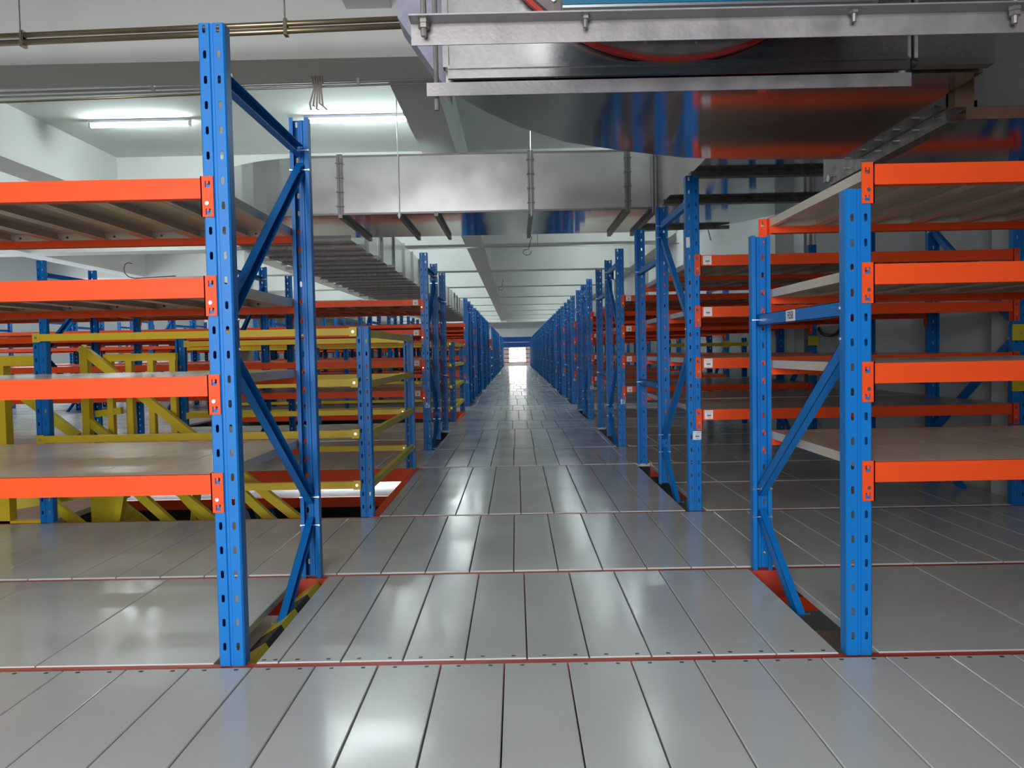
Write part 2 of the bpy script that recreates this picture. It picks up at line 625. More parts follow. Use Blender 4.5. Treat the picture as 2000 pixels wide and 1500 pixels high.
def brace_mesh(p, q, key, mats=None):
    """channel brace in a frame's plane (x = 0 is the frame's centre), with a bolt at each end"""
    def make():
        m = MB()
        p_, q_ = Vector(p), Vector(q)
        d = (q_ - p_).normalized()
        nrm = Vector((1, 0, 0))
        u = nrm.cross(d)
        w, t, dep = 0.047, 0.002, 0.030
        for off, ww, dx0, dx1 in ((0, w, -dep / 2, -dep / 2 + t), (w / 2 - t / 2, t, -dep / 2, dep / 2), (-w / 2 + t / 2, t, -dep / 2, dep / 2)):
            c = u * off
            M = Matrix((nrm, d, d.cross(nrm) * -1)).transposed().to_4x4()
            M.translation = p_ + c
            m.box(dx0, dx1, 0, (q_ - p_).length, -ww / 2, ww / 2, 0, M)
        for e, sgn in ((p_, 1), (q_, -1)):
            c = e + d * (0.02 * sgn)
            m.tube([c + Vector((-0.042, 0, 0)), c + Vector((0.043, 0, 0))], 0.0035, 6, 1)
            m.tube([c + Vector((0.036, 0, 0)), c + Vector((0.042, 0, 0))], 0.0065, 6, 1)
            m.tube([c + Vector((-0.042, 0, 0)), c + Vector((-0.036, 0, 0))], 0.0065, 6, 1)
        return m.mesh('brace', [BLUE, STEEL])
    return cached(('brace', key), make)


def card_mesh():
    def make():
        m = MB()
        w, h, t = 0.050, 0.052, 0.0008
        m.box(0, w, -t, 0, -h, 0)
        def ln(a, b, z0, z1):
            m.box(a, b, -t - .0003, -t, -z1, -z0, 1)
        ln(.006, .010, .006, .010)
        ln(.013, .044, .0075, .009)
        for a in (.009, .015, .021, .028, .034):
            ln(a, a + .004, .018, .0195)
        for a in (.015, .021, .027, .033):
            ln(a, a + .0045, .027, .036)
        ln(.018, .036, .043, .0445)
        return m.mesh('label_card', [PAPER, INK])
    return cached(('card',), make)


LEVELS = (0.605, 0.911, 1.215, 1.518)
TALL, SHORT = 1.985, 1.445
FD = 1.017                      # depth of a braced frame


def frame(rk, x, y0, y1, height, style):
    """two posts facing each other and their braces"""
    put('upright_post', post_mesh(height), rk, (x, y0, 0))
    put('upright_post', post_mesh(height), rk, (x, y1, 0), math.pi)
    a, b = 0.030, (y1 - y0) - 0.030
    if style == 'tall':
        segs = [((0, a, 1.845), (0, b, 1.845), 't0'), ((0, b, 1.775), (0, a, 1.075), 't1'),
                ((0, a, 1.005), (0, b, 0.345), 't2'), ((0, b, 0.245), (0, b - 0.47, -0.06), 't3')]
    else:
        segs = [((0, a, 1.085), (0, b, 1.085), 's0'), ((0, a, 1.000), (0, b, 0.345), 's1'),
                ((0, b, 0.245), (0, b - 0.47, -0.06), 's2')]
    out = []
    for p, q, key in segs:
        out.append(put('horizontal_brace' if key[1] == '0' else 'diagonal_brace', brace_mesh(p, q, key + str(round(y1 - y0, 3))), rk, (x, y0, 0)))
    return out


def beams(rk, xa, xb, y, facing, levels, cards=False, ends=(True, True)):
    """beams between frame centres xa<xb; facing=-1 looks towards the camera"""
    L = xb - xa - 2 * 0.046 + 0.0
    for z in levels:
        if facing < 0:
            b = put('beam', beam_mesh(L), rk, (xa + 0.046, y - 0.004, z))
            if ends[0]:
                put('beam_connector', connector_mesh(1), b, (0.0, 0.0005, 0))
            if ends[1]:
                put('beam_connector', connector_mesh(-1), b, (L, 0.0005, 0))
            if cards:
                put('label_card', card_mesh(), b, (0.012, -0.0006, -0.004))
        else:
            b = put('beam', beam_mesh(L), rk, (xb - 0.046, y + 0.004, z), math.pi)
            if ends[0]:
                put('beam_connector', connector_mesh(1), b, (0.0, 0.0005, 0))
            if ends[1]:
                put('beam_connector', connector_mesh(-1), b, (L, 0.0005, 0))


def trays(rk, xa, xb, y0, y1, levels, fine):
    x0, x1 = xa + 0.044, xb - 0.044
    ya, yb = y0 + 0.018, y1 - 0.018
    for z in levels:
        if fine:
            n = round((x1 - x0) / 0.203)
            w = (x1 - x0) / n
            for i in range(n):
                put('shelf_panel', tray_mesh(w, yb - ya), rk, (x0 + w * i, ya, z))
        else:
            put('shelf_board', board_mesh(x1 - x0, yb - ya), rk, (x0, ya, z))


# near racks, either side of the camera's row
near_left = thing('storage_rack', 'nearest storage rack left of the aisle, tall blue perforated posts with orange beams', 'rack', (0, 0, 0))
frame(near_left, XL, L1, L2, TALL, 'tall')
frame(near_left, XL - BAY, L1, L2, TALL, 'tall')
beams(near_left, XL - BAY, XL, L1, -1, LEVELS)
beams(near_left, XL - BAY, XL, L2, 1, LEVELS)
trays(near_left, XL - BAY, XL, L1, L2, LEVELS, True)

near_right = thing('storage_rack', 'nearest storage rack right of the aisle, shorter blue posts, brace tagged F058', 'rack')
fr = frame(near_right, XR, L1, L2, SHORT, 'short')
frame(near_right, XR + BAY, L1, L2, SHORT, 'short')
beams(near_right, XR, XR + BAY, L1, -1, LEVELS)
beams(near_right, XR, XR + BAY, L2, 1, LEVELS)
trays(near_right, XR, XR + BAY, L1, L2, LEVELS, True)
tag_ = put('tag', MB().box(-0.0168, -0.0155, 0.515, 0.610, 1.064, 1.106).mesh('tag', PAPER), fr[0], label='white tag reading F058')
tc = bpy.data.curves.new('tag_lettering', 'FONT')
tc.body = 'F058'
tc.size = 0.040
tc.align_x = 'CENTER'
tc.align_y = 'CENTER'
tc.extrude = 0.0002
tc.offset = 0.0004
tc.materials.append(INK)
# turned to read from the aisle: text runs towards the camera along -y
dg = put('lettering_source', tc)
bpy.context.view_layer.update()
tm = bpy.data.meshes.new_from_object(dg.evaluated_get(bpy.context.evaluated_depsgraph_get()))
bpy.data.objects.remove(dg)
R_ = Matrix(((0, 0, -1), (-1, 0, 0), (0, 1, 0)))
for v in tm.vertices:
    c = Vector((v.co.x * 0.80, v.co.y, v.co.z))
    v.co = R_ @ c + Vector((-0.0172, 0.5625, 1.085))
tm.name = 'lettering'
put('lettering', tm, fr[0])

ORD = ['first', 'second', 'third', 'fourth', 'fifth', 'sixth', 'seventh', 'eighth', 'ninth', 'tenth', 'eleventh',
       'twelfth', 'thirteenth', 'fourteenth', 'fifteenth', 'sixteenth']


def double_rack(k, side):
    y = LY(k)
    p2, p3 = y + FD, y + DEEP
    if side == 'right':
        lab = ['tall double storage rack directly behind the short-post rack, white cards on its orange beams',
               'second double storage rack along the right of the aisle'][min(k, 1)] if k < 2 else \
            ORD[k] + ' double storage rack from the front along the right of the aisle'
        rk = thing('storage_rack', lab, 'rack')
        xs = [XR, XR + BAY]
        fine = k < 2
        nfine = 2
    else:
        order = [q for q in range(NK) if q not in OPEN_LEFT].index(k)
        lab = ORD[order] + ' double storage rack from the front along the left of the aisle'
        if order == 0:
            lab = 'double storage rack left of the aisle just behind the yellow-railed stair opening'
        elif order == 1:
            lab = 'second double storage rack left of the aisle, behind the far yellow guard rail'
        rk = thing('storage_rack', lab, 'rack')
        nb = 3 if k == 1 else 5
        nb = 5
        xs = [XL - BAY * i for i in range(nb + 1)][::-1]
        fine = k == 1
        nfine = 2
    hgt = TALL
    for i, x in enumerate(xs):
        frame(rk, x, y, p2, hgt, 'tall')
        put('upright_post', post_mesh(hgt), rk, (x, p3, 0), math.pi)
        for z, key in ((1.62, 'h1'), (0.70, 'h2')):
            put('horizontal_brace', brace_mesh((0, -0.01, 0), (0, DEEP - FD - 0.03, 0), key), rk, (x, p2, z))
    lv = LEVELS
    if side == 'right' and k > 3:
        lv = LEVELS
    if side == 'left' and k > 1 or side == 'right' and k > 5:
        L = xs[-1] - xs[0]
        for yy, fc in ((y, -1), (p2, 1), (p3, 1)):
            beams(rk, xs[0], xs[-1], yy, fc, lv, ends=(fc * -1 > 0 and side == 'right' or fc > 0 and side == 'left', fc < 0 and side == 'left' or fc > 0 and side == 'right'))
        trays(rk, xs[0], xs[-1], y, p2, lv, False)
        trays(rk, xs[0], xs[-1], p2 + 0.03, p3, lv, False)
    else:
        for i, (xa, xb) in enumerate(zip(xs, xs[1:])):
            near = (side == 'right') or i >= len(xs) - 1 - nfine
            crd = (side == 'right' and k < 4) or (side == 'left' and k == 1 and i == len(xs) - 2)
            beams(rk, xa, xb, y, -1, lv, cards=crd and side == 'right')
            if side == 'left' and crd:
                for z in lv:
                    put('label_card', card_mesh(), rk, (xb - 0.115, y - 0.0048, z - 0.004))
            beams(rk, xa, xb, p2, 1, lv)
            beams(rk, xa, xb, p3, 1, lv)
            trays(rk, xa, xb, y, p2, lv, fine and near)
            trays(rk, xa, xb, p2 + 0.03, p3, lv, fine and near)
    if side == 'right' and k < 6 or side == 'left' and k < 5:
        x = XR - 0.012 if side == 'right' else XL - 0.02
        put('label_card', card_mesh(), rk, (x, y - 0.0010, 0.478))
    return rk


for k in range(NK):
    rk = double_rack(k, 'right')
    if k == 0:
        # small paper tag stuck high on its aisle-side post, and yellow column guards by the wall
        put('paper_tag', MB().box(XR - 0.040, XR - 0.018, LY(0) - 0.002, LY(0) - 0.001, 1.565, 1.625).mesh('paper_tag', PAPER), rk)
    if k < 3:
        for z in (1.02, 0.72, 0.30):
            m = MB().box(XR + BAY - 0.050, XR + BAY + 0.050, LY(k) - 0.012, LY(k) - 0.004, z - 0.04, z + 0.055)
            m.tube([(XR + BAY, LY(k) - 0.012, z), (XR + BAY, LY(k) - 0.018, z)], 0.007, 8, 1)
            put('yellow_plate', m.mesh('yellow_plate', [YELLOW2, STEEL]), rk)
for k in range(NK):
    if k not in OPEN_LEFT:
        double_rack(k, 'left')

# rack closing the far end of the aisle: blue boards above, open shelves below
YE = YEND + 1.0
end = thing('storage_rack', 'rack closing the far end of the aisle, blue boards above bright window', 'rack')
for x in (XL, XR):
    frame(end, x, YE, YE + FD, TALL + 0.12, 'tall')
for z in (1.22, 0.91, 0.61, 0.31):
    beams(end, XL, XR, YE, -1, [z])
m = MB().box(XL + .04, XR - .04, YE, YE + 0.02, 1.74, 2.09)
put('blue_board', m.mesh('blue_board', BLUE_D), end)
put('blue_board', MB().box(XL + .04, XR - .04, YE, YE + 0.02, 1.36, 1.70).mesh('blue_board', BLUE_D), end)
put('shelf_board', board_mesh(XR - XL - .1, 0.9), end, (XL + .05, YE + .02, 1.335))

# lower storey racks seen down through the stair opening
for i, (y, lab) in enumerate(((8.0, 'lower rack seen through the stair opening, pale shelf with orange beam'),)):
    rk = thing('lower_rack', lab, 'rack')
    for x in (XL, XL - BAY, XL - 2 * BAY):
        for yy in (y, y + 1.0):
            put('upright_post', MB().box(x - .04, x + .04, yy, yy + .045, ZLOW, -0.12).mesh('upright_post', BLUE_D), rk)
    for xa in (XL - BAY, XL - 2 * BAY):
        for z in (-0.46, -1.0, -1.6):
            put('beam', MB().box(xa + .042, xa + BAY - .042, y - .02, y + .02, z - .10, z).mesh('beam', ORANGE), rk)
            put('beam', MB().box(xa + .042, xa + BAY - .042, y + .98, y + 1.02, z - .10, z).mesh('beam', ORANGE), rk)
            put('shelf_board', MB().box(xa + .03, xa + BAY - .03, y + .02, y + .98, z - .03, z).mesh('shelf_board', LOWSHELF), rk)
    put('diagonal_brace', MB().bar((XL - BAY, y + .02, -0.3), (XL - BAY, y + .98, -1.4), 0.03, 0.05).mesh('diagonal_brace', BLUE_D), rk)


# unseen fill lamps added under the deck to brighten that rack's shelf
for x in (XL - 0.95, XL - 2.9):
    t = thing('ceiling_light', 'added fill lamp under the deck over the %s bay of the lower rack' % ('right' if x > -2.5 else 'left'), 'light', (x, 8.75, -0.15))
    put('lamp_housing', MB().box(-.6, .6, -.05, .05, 0, .03).mesh('lamp_housing', FIXT), t)
    a_ = area('lower_fill', (x, 8.75, -0.16), (x, 8.75, -1), 1.2, 0.08, 16, (0.95, 1.0, 1.0))

# ---------------------------------------------------------------- yellow guard rails
def guard_post(rk, x, y, rz=0.0):
    put('rail_post', post_mesh(1.138), rk, (x, y, 0), rz)


def rail(rk, p, q, w=0.03, h=0.042, mt=None):
    m = MB().bar(p, q, w, h)
    d = (Vector(q) - Vector(p)).normalized()
    for e, s in ((Vector(p), 1), (Vector(q), -1)):
        c = e + d * 0.022 * s
        n = Vector((0, -1, 0)) if abs(d.x) > .5 else Vector((1, 0, 0))
        m.tube([c + n * w / 2, c + n * (w / 2 + .005)], 0.0085, 8, 1)
        if abs(d.x) > .5:
            m.bar(c - d * .022 + n * (w / 2), c + d * .022 + n * (w / 2), 0.004, 0.054, mi=0)
    put('rail', m.mesh('rail', [mt or YELLOW, STEEL]), rk)


RZ = (1.108, 0.806, 0.503, 0.197)
gr = thing('guard_rail', 'yellow guard rail on blue posts around the near stair opening', 'railing')
for x in (XL, XL - BAY):
    guard_post(gr, x, L3)
    guard_post(gr, x, LY(0) + DEEP, math.pi)
for z in RZ:
    if z < .9 and False:
        continue
    rail(gr, (XL - BAY - 0.02, L3 - 0.018, z), (XL + 0.012 - .04, L3 - 0.018, z))
    rail(gr, (XL - BAY + 0.045, LY(0) + DEEP - 0.06, z - .016), (XL - 0.03, LY(0) + DEEP - 0.06, z - .016))
    rail(gr, (XL + 0.02, L3 + 0.03, z - .01), (XL + 0.02, LY(0) + DEEP - 0.03, z - .01), mt=YELLOW2)
gr2 = thing('guard_rail', 'far yellow guard rail left of the aisle, beyond the first left double rack', 'railing')
for x in (XL, XL - BAY, XL - 2 * BAY):
    guard_post(gr2, x, LY(2))
    guard_post(gr2, x, LY(2) + DEEP, math.pi)
for z in RZ:
    rail(gr2, (XL - 2 * BAY, LY(2) - 0.018, z), (XL, LY(2) - 0.018, z))
    rail(gr2, (XL - 2 * BAY, LY(2) + DEEP - 0.06, z), (XL, LY(2) + DEEP - 0.06, z))
    rail(gr2, (XL + 0.02, LY(2) + 0.03, z), (XL + 0.02, LY(2) + DEEP - 0.03, z), mt=YELLOW2)
for j, k in enumerate((7, 12)):
    g3 = thing('guard_rail', ('distant yellow guard rail at the third gap in the left racks', 'farthest yellow guard rail at the last gap in the left racks')[j], 'railing')
    for x in (XL, XL - BAY):
        guard_post(g3, x, LY(k))
        guard_post(g3, x, LY(k) + DEEP, math.pi)
    for z in RZ:
        rail(g3, (XL - BAY, LY(k) - 0.018, z), (XL, LY(k) - 0.018, z))
        rail(g3, (XL + 0.02, LY(k) + .03, z), (XL + .02, LY(k) + DEEP - .03, z), mt=YELLOW2)
# yellow wall rails glimpsed behind the right racks
for k, lab in ((0, 'yellow rail near the right wall behind the nearest tall right rack'),):
    g4 = thing('guard_rail', lab, 'railing')
    rail(g4, (1.9, LY(1) + DEEP + .2, 1.02), (2.98, LY(1) + DEEP + .2, 1.02), mt=YELLOW2)
    for x in (1.95, 2.94):
        put('rail_post', MB().box(x - .03, x + .03, LY(1) + DEEP + .216, LY(1) + DEEP + .26, 0, 1.1).mesh('rail_post', BLUE_D), g4)

# yellow frame at the left picture edge
bf = thing('barrier_frame', 'yellow square-tube barrier frame left of the blue guard post', 'railing')
yy = L3 + 0.02
put('upright', MB().box(-3.145, -3.07, yy, yy + .07, -0.02, 0.945).mesh('upright', YELLOW), bf)
put('upright', MB().box(-4.2, -4.13, yy, yy + .07, -0.02, 0.945).mesh('upright', YELLOW), bf)
put('top_rail', MB().box(-4.2, -2.885, yy, yy + .07, 0.945, 1.005).mesh('top_rail', YELLOW), bf)
put('bottom_rail', MB().box(-4.2, -2.885, yy, yy + .05, -0.05, 0.01).mesh('bottom_rail', YELLOW), bf)

# staircase
st = thing('staircase', 'yellow steel staircase with slanted handrails going down through the floor opening', 'stairs')


def sbar(name, pts, w=0.045, h=0.05, mt=YELLOW2):
    m = MB()
    for p, q in zip(pts, pts[1:]):
        m.bar(p, q, w, h)
    put(name, m.mesh(name, mt), st)


ys0, ys1 = 5.35, 6.35
sbar('newel_post', [(-2.905, ys0, 0.08), (-2.905, ys0, 1.06)], 0.05, 0.055, YELLOW)
sbar('newel_post', [(-2.83, ys0 + .45, 0.08), (-2.83, ys0 + .45, 0.97)], 0.045, 0.045, YELLOW2)
sbar('handrail', [(-2.93, ys0, 1.055), (-1.05, ys0, 1.055 - 1.88 * 0.83)], 0.05, 0.055, YELLOW)
sbar('middle_rail', [(-2.90, ys0, 0.56), (-1.30, ys0, 0.56 - 1.6 * 0.83)], 0.04, 0.05, YELLOW2)
for yv in (ys0, ys1):
    sbar('stringer', [(-3.25, yv, -0.22), (-1.0, yv, -0.26 - 2.25 * 0.83)], 0.03, 0.17, YELLOW2)
sbar('rail_brace', [(-3.62, ys0 - .05, 1.0), (-2.95, ys0 - .05, 0.46)], 0.045, 0.06)
sbar('rail_brace', [(-3.55, ys0 - .05, 0.36), (-2.93, ys0 - .05, -0.16)], 0.045, 0.06)
sbar('rail_brace', [(-2.57, ys0 - .06, 0.09), (-2.28, ys0 - .06, -0.19)], 0.045, 0.055)
sbar('rail_brace', [(-1.95, ys0 - .06, 0.16), (-1.60, ys0 - .06, -0.19)], 0.045, 0.055)
sbar('rail_brace', [(-2.50, ys0 + .3, 0.10), (-2.22, ys0 + .3, -0.22)], 0.045, 0.055)
sbar('rail_brace', [(-2.36, ys0 + .5, 0.18), (-2.42, ys0 + .5, -0.3)], 0.045, 0.055)
sbar('rail_brace', [(-2.66, ys0, 0.2), (-2.76, ys0, -0.30)], 0.045, 0.055)
# gate of the landing: top rail with balusters
yg = 5.45
sbar('gate_rail', [(-2.83, yg, 0.985), (-2.33, yg, 0.985)], 0.04, 0.05, YELLOW)
for x in (-2.79, -2.655, -2.505, -2.355):
    sbar('baluster', [(x, yg, 0.40), (x, yg, 0.965)], 0.04, 0.045, YELLOW)
sbar('gate_bar', [(-2.90, yg, 0.60), (-2.72, yg, 0.62)], 0.04, 0.045, YELLOW2)
m = MB().box(-2.99, -2.77, 5.50, 5.52, -0.28, 0.10)
put('side_plate', m.mesh('side_plate', YELLOW2), st)
for i in range(3, 9):
    x = -3.0 + i * 0.25
    put('tread', MB().box(x, x + 0.27, ys0, ys1, -0.20 - i * 0.21, -0.17 - i * 0.21).mesh('tread', SHELF), st)
# low landing plate at the left
put('landing_plate', MB().box(-4.7, -3.25, 5.0, 6.6, -0.18, -0.14).mesh('landing_plate', SHELF), st)
sbar('landing_edge', [(-4.7, 5.02, -0.12), (-2.9, 5.65, 0.08)], 0.03, 0.13)

# striped edge guard down in the left slot
hz = thing('hazard_strip', 'black and yellow striped guard lying in the slot beside the near left post', 'guard')
for i in range(5):
    y = L1 + 0.052 + i * 0.182
    m = MB()
    M_ = Matrix.Translation((-0.912, y, -0.045)) @ Matrix.Rotation(-0.55, 4, 'Y')
    m.box(-0.045, 0.045, 0, 0.182, -0.03, 0.010, 0, M_)
    put('stripe', m.mesh('stripe', BLACK if i % 2 else YELLOW2), hz)

# ---------------------------------------------------------------- air ducts
ZD0, ZD1 = 2.46, 3.065
YD0, YD1 = 8.45, 10.13
XD0, XD1 = -2.12, 1.52          # straight part of the crossing duct
XA0, XA1 = -3.67, -2.10         # leg running away on the left
duct = thing('air_duct', 'galvanised rectangular air duct crossing above the aisle with curved ends', 'duct')


def arc(cx, cy, rx, ry, a0, a1, n=14):
    return [(cx + rx * math.cos(math.radians(a0 + (a1 - a0) * i / n)), cy + ry * math.sin(math.radians(a0 + (a1 - a0) * i / n))) for i in range(n + 1)]


secs = [XD0, -1.19, 0.19, 1.21, XD1]
for a, b in zip(secs, secs[1:]):
    put('duct_section', MB().prism([(a, YD0), (b, YD0), (b, YD1), (a, YD1)], ZD0, ZD1, 0, 1).mesh('duct_section', [GALV, GALV_M]), duct)
# left elbow (turning away from the camera)
o_ = [(XD0, YD0), (XD0, YD1)] + [(XA1, YD1 + .02), (XA0, YD1 + .02)] + arc(XD0, YD1 + .02, XD0 - XA0, YD1 + .02 - YD0, 180, 270)[1:-1]
put('duct_elbow', MB().prism(o_, ZD0, ZD1, 0, 1).mesh('duct_elbow', [GALV, GALV_M]), duct)
# leg going away, in sections
ys = [YD1 + .02] + [YD1 + .02 + 1.25 * i for i in range(1, 22)]
for a, b in zip(ys, ys[1:]):
    put('duct_section', MB().prism([(XA0, a), (XA1, a), (XA1, b), (XA0, b)], ZD0, ZD1, 0, 1).mesh('duct_section', [GALV, GALV_M]), duct)
    m = MB()
    m.box(XA0 - .03, XA1 + .03, a - .02, a + .02, ZD0 - .035, ZD0)
    m.box(XA1, XA1 + .03, a - .02, a + .02, ZD0, ZD1 + .02)
    put('duct_flange', m.mesh('duct_flange', ANGLE), duct)
    put('support_bar', MB().box(XA0 - .12, XA1 + .12, a + .55, a + .59, ZD0 - .045, ZD0 - .001).mesh('support_bar', ANGLE_D), duct)
# right elbow and trunk coming towards the camera
XT0, XT1 = XD1, 3.02
o_ = [(XD1, YD0), (XT1, YD0)] + arc(XD1, YD0, XT1 - XD1, YD1 - YD0, 0, 90)[1:]
put('duct_elbow', MB().prism(o_, ZD0, ZD1, 0, 1).mesh('duct_elbow', [GALV, GALV_M]), duct)
for a, b in ((6.75, YD0), (5.2, 6.75), (3.95, 5.2)):
    put('duct_section', MB().prism([(XT0, a), (XT1, a), (XT1, b), (XT0, b)], ZD0, ZD1, 0, 1).mesh('duct_section', [GALV, GALV_M]), duct)
for y in (6.75, 7.98, 5.2):
    put('support_bar', MB().box(XT0 - .02, XT1 + .05, y, y + .10, ZD0 - .045, ZD0 - .001).mesh('support_bar', ANGLE_D), duct)
# joints of the crossing duct: upright angle pairs, hanging-rod ends, bars beneath
for x in (-1.82, 0.19, 1.21, 1.50):
    m = MB()
    m.box(x - .030, x - .004, YD0 - .022, YD0 - .002, ZD0 - .01, ZD1 + .02)
    m.box(x + .004, x + .030, YD0 - .022, YD0 - .002, ZD0 - .01, ZD1 + .02)
    m.box(x - .004, x + .004, YD0 - .006, YD0 - .002, ZD0 - .01, ZD1 + .02)
    for i in range(4):
        z = ZD0 + .08 + i * .15
        m.tube([(x - .04, YD0 - .03, z), (x + .04, YD0 - .03, z)], .006, 6)
    put('duct_flange', m.mesh('duct_flange', ANGLE), duct)
    put('support_bar', MB().box(x - .022, x + .022, YD0 - .03, YD1 + .05, ZD0 - .042, ZD0 - .001).mesh('support_bar', ANGLE_D), duct)
for x in (-1.20, -0.81):
    put('support_bar', MB().box(x - .02, x + .02, YD0 - .03, YD1 + .05, ZD0 - .042, ZD0 - .001).mesh('support_bar', ANGLE_D), duct)
m = MB()
m.box(XD0, XD1, YD0 - .008, YD0, ZD0 - .008, ZD0 + .012)
m.box(XD0, XD1, YD0 - .008, YD0, ZD1 - .01, ZD1 + .01)
put('duct_seam', m.mesh('duct_seam', ANGLE), duct)
for x, y in ((-1.20, YD0 - .03), (0.19, YD0 - .03), (1.50, YD0 - .03), (1.46, YD0 - .06), (2.62, 9.75), (-3.5, 12.0), (-2.05, 12.0)):
    put('hanger_rod', MB().tube([(x, y, ZD0 - .06), (x, y, ZB if (0 < x < 3 and False) else ZS)], .006, 6).mesh('hanger_rod', STEEL), duct)
put('support_bar', MB().bar((1.5, YD1 - .4, ZD0 - .02), (2.62, 9.75, ZD0 - .02), .05, .04).mesh('support_bar', ANGLE_D), duct)

# ---------------------------------------------------------------- fan unit and its low duct, top right
U0 = 1.80
fan = thing('ventilation_unit', 'big galvanised fan duct hanging low at the top right, red-ringed round inlet', 'ventilation')
out = [(-0.20, 2.49), (1.455, 2.49), (1.455, 2.70), (1.54, 2.86), (1.54, 3.60), (1.38, 3.585), (1.05, 3.565), (0.74, 3.50), (0.46, 3.36), (0.21, 3.20), (0.03, 2.98), (-0.08, 2.80), (-0.17, 2.62)]
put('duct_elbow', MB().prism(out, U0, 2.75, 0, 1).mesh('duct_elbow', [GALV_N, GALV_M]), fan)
m = MB().box(-0.205, 1.22, 2.462, 2.489, 1.838, 2.75)
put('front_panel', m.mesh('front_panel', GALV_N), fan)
m = MB()
m.box(-0.19, 1.21, 2.448, 2.462, U0 + .001, 1.836)
m.box(-0.205, -0.188, 2.448, 2.462, 1.836, 2.75)
m.box(-0.19, 1.20, 2.440, 2.448, 1.828, 1.838)
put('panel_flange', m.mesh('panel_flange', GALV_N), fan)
m = MB()
m.v = [(-.36, 2.60, 2.05), (-.20, 2.60, 1.81), (-.20, 2.60, 2.75), (-.36, 2.60, 2.75), (-.36, 2.75, 2.05), (-.20, 2.75, 1.81), (-.20, 2.75, 2.75), (-.36, 2.75, 2.75)]
m.f = [(0, 1, 2, 3), (7, 6, 5, 4), (0, 4, 5, 1), (3, 2, 6, 7), (0, 3, 7, 4), (1, 5, 6, 2)]
m.m = [0] * 6
put('canvas_collar', m.mesh('canvas_collar', CANVAS), fan)


def ring_mesh(name, cx, cz, r0, r1, y0, y1, mt, n=64):
    m = MB()
    for i in range(n):
        a, b = 2 * math.pi * i / n, 2 * math.pi * (i + 1) / n
        P = [(cx + r * math.cos(t), y, cz + r * math.sin(t)) for y in (y0, y1) for r in (r0, r1) for t in (a, b)]
        q = len(m.v)
        m.v += P
        for f in ((0, 1, 3, 2), (4, 6, 7, 5), (2, 3, 7, 6), (0, 4, 5, 1)):
            m.f.append(tuple(q + k for k in f))
            m.m.append(0)
    return m.mesh(name, mt)


CX, CZ = 0.497, 2.454
put('gasket', ring_mesh('gasket', CX, CZ, 0.608, 0.622, 2.428, 2.448, GASKET), fan)
put('inlet_flange', ring_mesh('inlet_flange', CX, CZ, 0.545, 0.609, 2.405, 2.440, FLANGE), fan)
put('fan_casing', ring_mesh('fan_casing', CX, CZ, 0.540, 0.548, 1.80, 2.42, TEAL), fan)
for i in range(24):
    t = 2 * math.pi * i / 24 + 0.1
    x, z = CX + 0.578 * math.cos(t), CZ + 0.578 * math.sin(t)
    if z < 2.1:
        put('bolt', cached(('ubolt',), lambda: MB().tube([(0, 0, 0), (0, -.014, 0)], .007, 6).mesh('bolt', STEEL)), fan, (x, 2.405, z))
# blue base beam with its rounded lower edge
m = MB().box(0.135, 0.93, 2.045, 2.12, 1.842, 2.05)
m.tube([(0.135, 2.052, 1.836), (0.93, 2.052, 1.836)], .010, 10, 1)
put('base_beam', m.mesh('base_beam', [TEAL, STEEL]), fan)
# right-hand continuation, upright brown channel, dark end box
lowduct = thing('air_duct', 'dark low duct section beyond the bolted joint at the far upper right', 'duct')
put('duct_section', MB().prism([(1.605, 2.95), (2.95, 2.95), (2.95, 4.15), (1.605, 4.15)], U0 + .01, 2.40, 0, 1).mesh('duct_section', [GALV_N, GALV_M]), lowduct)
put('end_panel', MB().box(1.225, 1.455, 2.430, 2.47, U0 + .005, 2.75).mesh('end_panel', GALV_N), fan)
m = MB()
m.box(1.535, 2.95, 2.70, 2.85, 1.755, 2.75)
m.box(1.535, 2.95, 2.69, 2.70, 1.755, 1.775)
m.box(1.535, 1.553, 2.69, 2.70, 1.755, 2.75)
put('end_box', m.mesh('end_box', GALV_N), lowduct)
br = thing('steel_bracket', 'brown primed steel post and angle under the dark duct box', 'bracket')
m = MB()
m.box(1.462, 1.525, 2.66, 2.668, 1.745, ZS - .01)
m.box(1.462, 1.468, 2.668, 2.70, 1.745, ZS - .01)
put('post', m.mesh('post', BROWN), br)
m = MB()
m.box(1.50, 2.95, 2.66, 2.665, 1.705, 1.745)
m.box(1.50, 2.95, 2.665, 2.72, 1.740, 1.745)
put('angle', m.mesh('angle', BROWN), br)


def hanger(label, x0, x1, y, z, leg, flange, rods, bolts, front_flange):
    t = thing('support_angle', label, 'bracket')
    m = MB()
    m.box(x0, x1, y - .002, y + .002, z - leg, z)
    if front_flange:
        m.box(x0, x1, y - flange, y - .002, z - .004, z)
    else:
        m.box(x0, x1, y + .002, y + flange, z - .004, z)
    put('angle', m.mesh('angle', ANGLE), t)
    yr = y - flange * .5 if front_flange else y + flange * .5
    for x in rods:
        put('hanger_rod', MB().tube([(x, yr, z - .045 if front_flange else z - .075), (x, yr, ZS)], .0075, 8).mesh('hanger_rod', ANGLE_D), t)
        m = MB()
        m.tube([(x, yr, z - .004), (x, yr, z - .014)], .015, 6)
        m.tube([(x, yr, z - .015), (x, yr, z - .026)], .014, 6)
        put('nut', m.mesh('nut', ANGLE_D), t)
    for x in bolts:
        m = MB().tube([(x, yr, z - .004), (x, yr, z - .012)], .012, 6)
        m.tube([(x, yr, z - .012), (x, yr, z - .032)], .006, 8)
        put('bolt', m.mesh('bolt', ANGLE_D), t)
    return t


